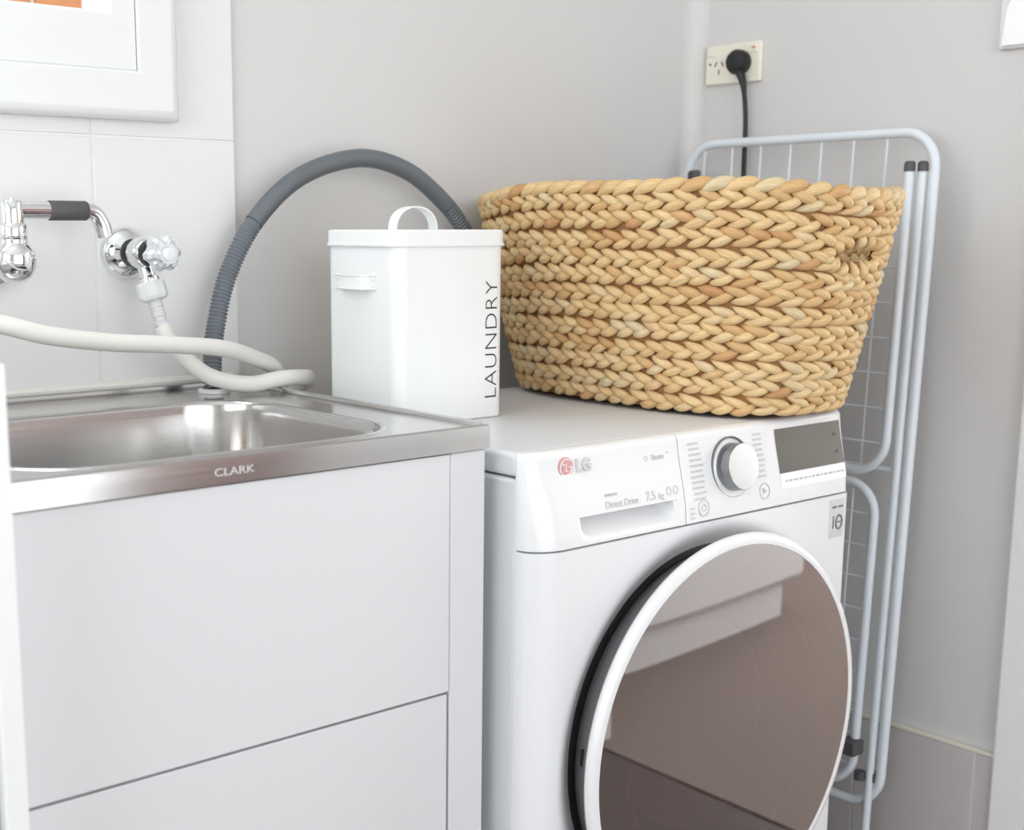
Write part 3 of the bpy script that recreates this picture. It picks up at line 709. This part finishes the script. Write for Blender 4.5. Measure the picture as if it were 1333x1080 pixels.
def surf(s_, h):
    """s in [0,1) around, h in 0..1 -> point"""
    hh = max(-.02, min(1.03, h)); P, D = loop_table(max(0, hh)); L = (s_ % 1.) * D[-1]; i = min(NA - 1, bisect.bisect_right(D, L) - 1); f = (L - D[i]) / max(1e-9, D[i + 1] - D[i])
    p, q = P[i], P[(i + 1) % NA]
    z = BZ0 + .005 + (BZ1 - BZ0 - .008) * h
    # the soft rim sways a little
    z += .006 * h * h * math.sin(2 * math.pi * (s_ * 2 + .15)) + .0025 * h * math.sin(2 * math.pi * s_ * 5)
    return Vector((p[0] + (q[0] - p[0]) * f, p[1] + (q[1] - p[1]) * f, z))
def frame(s_, h):
    e = .003; T = (surf(s_ + e, h) - surf(s_ - e, h)).normalized()
    U = (surf(s_, min(1, h + .02)) - surf(s_, max(0, h - .02))).normalized(); N_ = T.cross(U).normalized()
    c = surf(s_, h) - Vector((BCX, BCY, 0)); 
    if N_.x * c.x + N_.y * c.y < 0: N_ = -N_
    return T, U, N_
def strand(c, T, U, N_, L, w, th, tilt, bow, rv, tuck=.55, ns=9, nc=8):
    """one plump leaf of the braid; returns verts, faces, uvs"""
    d = (T * math.cos(tilt) + U * math.sin(tilt)).normalized(); e = N_.cross(d).normalized()
    V = []; UV = []
    for i in range(ns):
        q = -1 + 2 * i / (ns - 1)
        prof = max(.06, (1 - abs(q) ** 2.1)) ** .72 * (1 + .12 * q)
        off = N_ * (bow * (1 - q * q) - th * tuck * q * q) + e * (.10 * w * q * q * (1 if tilt > 0 else -1))
        tw = .35 * q
        for k in range(nc):
            a = 2 * math.pi * k / nc + tw
            V.append(c + d * (q * L / 2) + off + e * (w * prof * math.cos(a)) + N_ * (th * prof * math.sin(a))); UV.append((rv * 7 + (q + 1) * .5, rv * 3 + k / nc))
    F = []
    for i in range(ns - 1):
        for k in range(nc): F.append((i * nc + k, i * nc + (k + 1) % nc, (i + 1) * nc + (k + 1) % nc, (i + 1) * nc + k))
    F.append(tuple(range(nc))[::-1]); F.append(tuple((ns - 1) * nc + k for k in range(nc)))
    return V, F, UV
NB = 12
camv = Vector((0, 0, HC)); rb = random.Random(11); pieces = []; inner = []
def hole(p, pad=0.):
    """oval grip openings at both short ends"""
    dx = (p.x - BCX) / (.050 + pad); dz = (p.z - (BZ0 + .212)) / (.0155 + pad); return abs(p.y - BCY) > .20 and dx * dx + dz * dz < 1
for b in range(NB):
    rowtone = rb.uniform(-.18, .14); ph = rb.random()
    hmid = (b + .5) / NB; per = loop_table(hmid)[1][-1]; npc = int(round(per / .0282))
    for half in (0, 1):
        for k in range(npc):
            s_ = (k + ph + half * .5 + rb.uniform(-.12, .12)) / npc; h = (b + .285 + .43 * half) / NB + rb.uniform(-.004, .004) + .006 * math.sin(2 * math.pi * (s_ * 3 + b * .37))
            c = surf(s_, h)
            if hole(c, .004): continue
            T, U, N_ = frame(s_, h)
            tilt = math.radians(rb.uniform(15, 24)) * (-1 if half else 1)
            L = rb.uniform(.0385, .046); w = rb.uniform(.0061, .0075); th = rb.uniform(.0056, .0070)
            rv = min(1, max(0, rb.gauss(.52, .19) + rowtone - .12 * (rb.random() < .08)))
            pieces.append((c, N_, strand(c, T, U, N_, L, w, th, tilt, .0030, rv), rv))
            ci = c - N_ * .0105; inner.append((ci, -N_, strand(ci, T, U, -N_, L, w, th * .8, tilt, .0020, rv, .55, 7, 6), rv))
# rim plait lying on the top edge
per = loop_table(1.)[1][-1]; npc = int(per / .030)
for k in range(npc):
    s_ = (k + rb.uniform(-.1, .1)) / npc; T, U, N_ = frame(s_, .99); c = surf(s_, 1.0) - N_ * .002 + U * .003; rv = min(1, max(0, rb.gauss(.5, .2)))
    NN = (N_ * .75 + U * .65).normalized(); UU = NN.cross(T) ; UU = UU if UU.z > 0 else -UU
    pieces.append((c, N_, strand(c, T, UU, NN, .050, .0088, .0072, math.radians(20), .004, rv), rv))
# wrapped edge of the grip openings
for sgn in (-1, 1):
    hz_ = .212 / (BZ1 - BZ0)
    for k in range(15):
        a = 2 * math.pi * k / 15; tx, tz = BCX + .056 * math.cos(a), .0205 * math.sin(a)
        # find s on the near/far end with that x
        best = min((abs(surf(.25 * (1 if sgn > 0 else 3) + q / 400, hz_).x - tx), q) for q in range(-60, 61))[1]
        s_ = .25 * (1 if sgn > 0 else 3) + best / 400; h = hz_ + tz / (BZ1 - BZ0); T, U, N_ = frame(s_, h)
        if T.x < 0: Tx = -T
        else: Tx = T
        c = surf(s_, h); rv = min(1, max(0, rb.gauss(.5, .2)))
        pieces.append((c, N_, strand(c, Tx, U, N_, .026, .0068, .0070, a + (.25 if k % 2 else -.25), .004, rv), rv))
def facing(p):
    v = (camv - p[0]); d = v.length; return max(0, p[1].dot(v) / d) / (d * d) * (0 if (p[0].x < 1.36 and p[0].y > 1.52) else 1)
order = sorted(range(len(pieces)), key=lambda i: -facing(pieces[i])); front = set(order[:300])
def straw_mesh(name, items, kind=None):
    V = []; F = []; UV = []; R_ = []; off = origin_of(bk_)
    for c, N_, (v, f, uv), rv in items:
        n0 = len(V); V += [tuple(q - off) for q in v]; F += [tuple(i + n0 for i in ff) for ff in f]; UV += uv; R_ += [rv] * len(v)
    me = bpy.data.meshes.new(name); me.from_pydata(V, [], F); me.update()
    ul = me.uv_layers.new(name='UVMap')
    for lp in me.loops: ul.data[lp.index].uv = UV[lp.vertex_index]
    at = me.attributes.new('rnd', 'FLOAT', 'POINT')
    at.data.foreach_set('value', R_)
    me.polygons.foreach_set('use_smooth', [True] * len(me.polygons))
    me.materials.append(M['straw']); o = bpy.data.objects.new(name, me); C.objects.link(o); o.parent = bk_
    if kind: o['kind'] = kind
    return o
for i in order[:300]: straw_mesh('braid_strand', [pieces[i]])
straw_mesh('braid_strands', [pieces[i] for i in range(len(pieces)) if i not in front] + inner, 'stuff')
# core wall behind the braids (with the grip openings cut) and base
V = []; F = []; nsg, nh = 160, 44
for off in (-.0015, -.0085):
    for j in range(nh + 1):
        for i in range(nsg):
            s_ = i / nsg; h = j / nh; T, U, N_ = frame(s_, h); V.append(surf(s_, h) + N_ * off)
n1 = nsg * (nh + 1)
for j in range(nh):
    for i in range(nsg):
        q = (j * nsg + i, j * nsg + (i + 1) % nsg, (j + 1) * nsg + (i + 1) % nsg, (j + 1) * nsg + i)
        if hole((V[q[0]] + V[q[2]]) / 2): continue
        F.append(q); F.append(tuple(n1 + k for k in q[::-1]))
for i in range(nsg):
    k = nh * nsg; F.append((k + i, k + (i + 1) % nsg, n1 + k + (i + 1) % nsg, n1 + k + i))
F.append(tuple(range(nsg))[::-1]); F.append(tuple(n1 + i for i in range(nsg)))
mk('basket_core', V, F, 'lining', bk_)

# ================================================================== CLOTHES AIRER
air = thing('clothes_airer', (1.83, 1.32, .0), 'pale folded wire clothes airer leaning against the side wall', 'clothes airer')
def ap_(y, z, d=0.): return Vector((1.822 + .050 * z / 1.24 + d, y, z))
def rr_yz(y0, y1, z0, z1, r, d, n=8):
    P = []
    for cy, cz, a0 in ((y1 - r, z1 - r, 0), (y0 + r, z1 - r, 90), (y0 + r, z0 + r, 180), (y1 - r, z0 + r, 270)):
        for k in range(n + 1):
            a = math.radians(a0 + 90 * k / n); P.append(ap_(cy + r * math.cos(a), cz + r * math.sin(a), d))
    return P
G().tube(rr_yz(1.092, 1.556, .186, 1.234, .054, 0), .0076, 14, True).mk('outer_frame', 'airer', air)
for k in range(7):
    y = 1.522 - .0580 * k
    G().tube([ap_(y, .727, 0), ap_(y, 1.229, 0)], .0017, 6).mk('wire', 'airer', air)
wing = [ap_(1.123, 1.186, -.0165), ap_(1.123, .80, -.0165)] + rr_yz(1.123, 1.5255, .722, 1.0, .052, -.0165)[18:36] + [ap_(1.5255, .80, -.0165), ap_(1.5255, 1.186, -.0165)]
G().tube(wing, .0072, 14).mk('upper_wing', 'airer', air)
G().tube([ap_(1.100, .727, -.002), ap_(1.548, .727, -.002)], .004, 10).mk('cross_bar', 'airer', air)
for k in range(7):
    z = .768 + .0535 * k
    G().tube([ap_(1.124, z, -.0165), ap_(1.5245, z, -.0165)], .0014, 6).mk('wire', 'airer', air)
G().tube(rr_yz(1.132, 1.52, .215, .704, .052, -.0165), .0072, 14, True).mk('lower_wing', 'airer', air)
for k in range(9):
    z = .252 + .0505 * k
    G().tube([ap_(1.130, z, -.0165), ap_(1.518, z, -.0165)], .0014, 6).mk('wire', 'airer', air)
for k in range(6):
    y = 1.172 + .060 * k
    G().tube([ap_(y, .219, -.0165), ap_(y, .700, -.0165)], .0014, 6).mk('wire', 'airer', air)
for y in (1.1075, 1.541):
    G().tube([ap_(y, 1.186, -.006), ap_(y, .0, -.006)], .0064, 14).mk('leg', 'airer', air)
    G().lathe([(.010, 0), (.010, .02), (.008, .024)], ap_(y, 0, -.006), (0, 0, 1), 16, True, True).mk('foot', 'grip', air)
    G().lathe([(.0078, 0), (.0078, .012), (.005, .015)], ap_(y, 1.176, -.006), (0, 0, 1), 16, True, True).mk('end_cap', 'grip', air)
for y in (1.1230, 1.5255):
    G().lathe([(.0082, 0), (.0082, .012), (.006, .015)], ap_(y, 1.176, -.0165), (0, 0, 1), 16, True, True).mk('end_cap', 'grip', air)
G().box(1.792, 1.822, 1.118, 1.146, .272, .296, .003).mk('clip', 'grip', air)
for y, d in ((1.106, .0), (1.122, -.01)):
    G().lathe([(.009, 0), (.009, .014)], ap_(y, .228, d), (0, 0, 1), 14, True, True).mk('end_cap', 'grip', air)

# ================================================================== POWER POINT, PLUG, SWITCH
po = thing('power_point', (XR, 1.510, 1.338), 'cream double power point on the wall above the airer', 'power socket')
Y0, Y1, Z0, Z1 = 1.4525, 1.568, 1.3375, 1.403
G().box(XR - .010, XR, Y0, Y1, Z0, Z1, .003).mk('plate', 'cream_plastic', po)
for yc in (1.5385, 1.4820):
    g = G()
    for dy_, dz, rot in ((.007, .004, .52), (-.007, .004, -.52), (0, -.009, 0)):
        c_, s_ = math.cos(rot), math.sin(rot); P = []
        for a, b in ((-.0011, -.0042), (.0011, -.0042), (.0011, .0042), (-.0011, .0042)): P.append((XR - .0099, yc + dy_ + a * c_ - b * s_, 1.3675 + dz + a * s_ + b * c_))
        g.prism(P, (-.0005, 0, 0))
    g.mk('socket_slots', 'slot', po, smooth=False)
for yc in (1.555, 1.465):
    sw = G().box(XR - .0125, XR - .009, yc - .006, yc + .006, 1.3855, 1.396, .001).mk('rocker', 'cream_plastic', po)
    if yc < 1.5: G().box(XR - .0130, XR - .0124, yc - .004, yc + .004, 1.391, 1.3945).mk('on_mark', 'redmark', sw, smooth=False)
G().lathe([(.002, 0), (.002, .001)], (XR - .0098, 1.5575, 1.3725), (-1, 0, 0), 12, False, True).mk('screw', 'slot', po)
pz = Vector((XR - .0105, 1.4900, 1.3700))
cp_ = [pz + Vector((-.013, -.003, -.010)), pz + Vector((-.013, -.011, -.026)), (XR - .022, 1.4745, 1.325), (XR - .020, 1.4700, 1.28), (XR - .020, 1.4690, 1.22), (XR - .020, 1.4700, 1.10), (XR - .021, 1.475, .9), (XR - .030, 1.49, .6), (1.80, 1.55, .35), (1.62, 1.565, .25), (1.45, 1.545, .25), (1.43, 1.513, .25)]
P = resample(catmull(cp_, 8), .006); R_ = [.0075 if i < 2 else max(.0042, .0075 - .0006 * (i - 2)) for i in range(len(P))]
pc = G().tube(P, R_, 12).mk('power_cord', 'black', wm, label='black power cord')
G().lathe([(.0195, 0), (.0205, .004), (.0205, .016), (.017, .022), (.010, .024), (.001, .0245)], pz, (-1, 0, 0), 40, True).mk('plug', 'black', pc)
ls = thing('light_switch', (XR, .998, 1.346), 'white wall switch plate on the side wall near the door casing', 'light switch')
G().box(XR - .009, XR, .962, 1.037, 1.346, 1.462, .003).mk('plate', 'plastic_white', ls)
out = [(XR - .0085, .9995 + .027 * math.cos(a), 1.3905 + .034 * math.sin(a)) for a in [math.pi * k / 16 for k in range(17)]] + [(XR - .0085, .9685, 1.350), (XR - .0085, 1.0305, 1.350)]
rk = G().prism(out, (-.006, 0, 0), .0015).mk('rocker', 'logo_white', ls)
G().lathe([(.004, 0), (.004, .003), (.002, .004)], (XR - .009, 1.008, 1.438), (-1, 0, 0), 20, False, True).mk('screw_cap', 'greyink', ls)

# ================================================================== HALL CABINET (seen in the door glass) AND BRICK PIER OUTSIDE
hc = thing('hall_cabinet', (2.85, -.6, .004), 'white drawer cabinet in the carpeted hall', 'cabinet')
G().box(2.20, 3.385, -.85, -.315, .13, .82, .004).mk('carcass', 'cabinet', hc)
G().box(2.22, 3.30, -.85, -.345, .004, .1295).mk('plinth', 'cabinet', hc, smooth=False)
G().box(2.18, 3.40, -.86, -.29, .8205, .85, .004).mk('top', 'cabinet', hc)
for z0, z1 in ((.145, .40), (.41, .60), (.61, .80)):
    for x0, x1 in ((2.21, 3.375),):
        d_ = G().box(x0, x1, -.3145, -.297, z0, z1, .003).mk('drawer_front', 'cabinet', hc)
        G().box(x0 + .12, x1 - .12, -.2965, -.285, z1 - .05, z1 - .035, .003).mk('handle', 'greyplastic', d_)
br = thing('brick_pier', (1.1, 2.65, .0), 'orange brick pier outside the window', 'brick pier')
G().box(1.01, 1.188, 2.5, 2.8, 0, 3.0, .002).mk('mortar_core', 'grout', br, smooth=False)
for k in range(34):
    for (a, b) in ((1.000, 1.092), (1.100, 1.196)) if k % 2 else ((1.000, 1.043), (1.051, 1.145), (1.153, 1.196)):
        G().box(a, b, 2.492, 2.60, .02 + k * .086, .02 + k * .086 + .076, .003).mk('brick', 'brickwork', br)
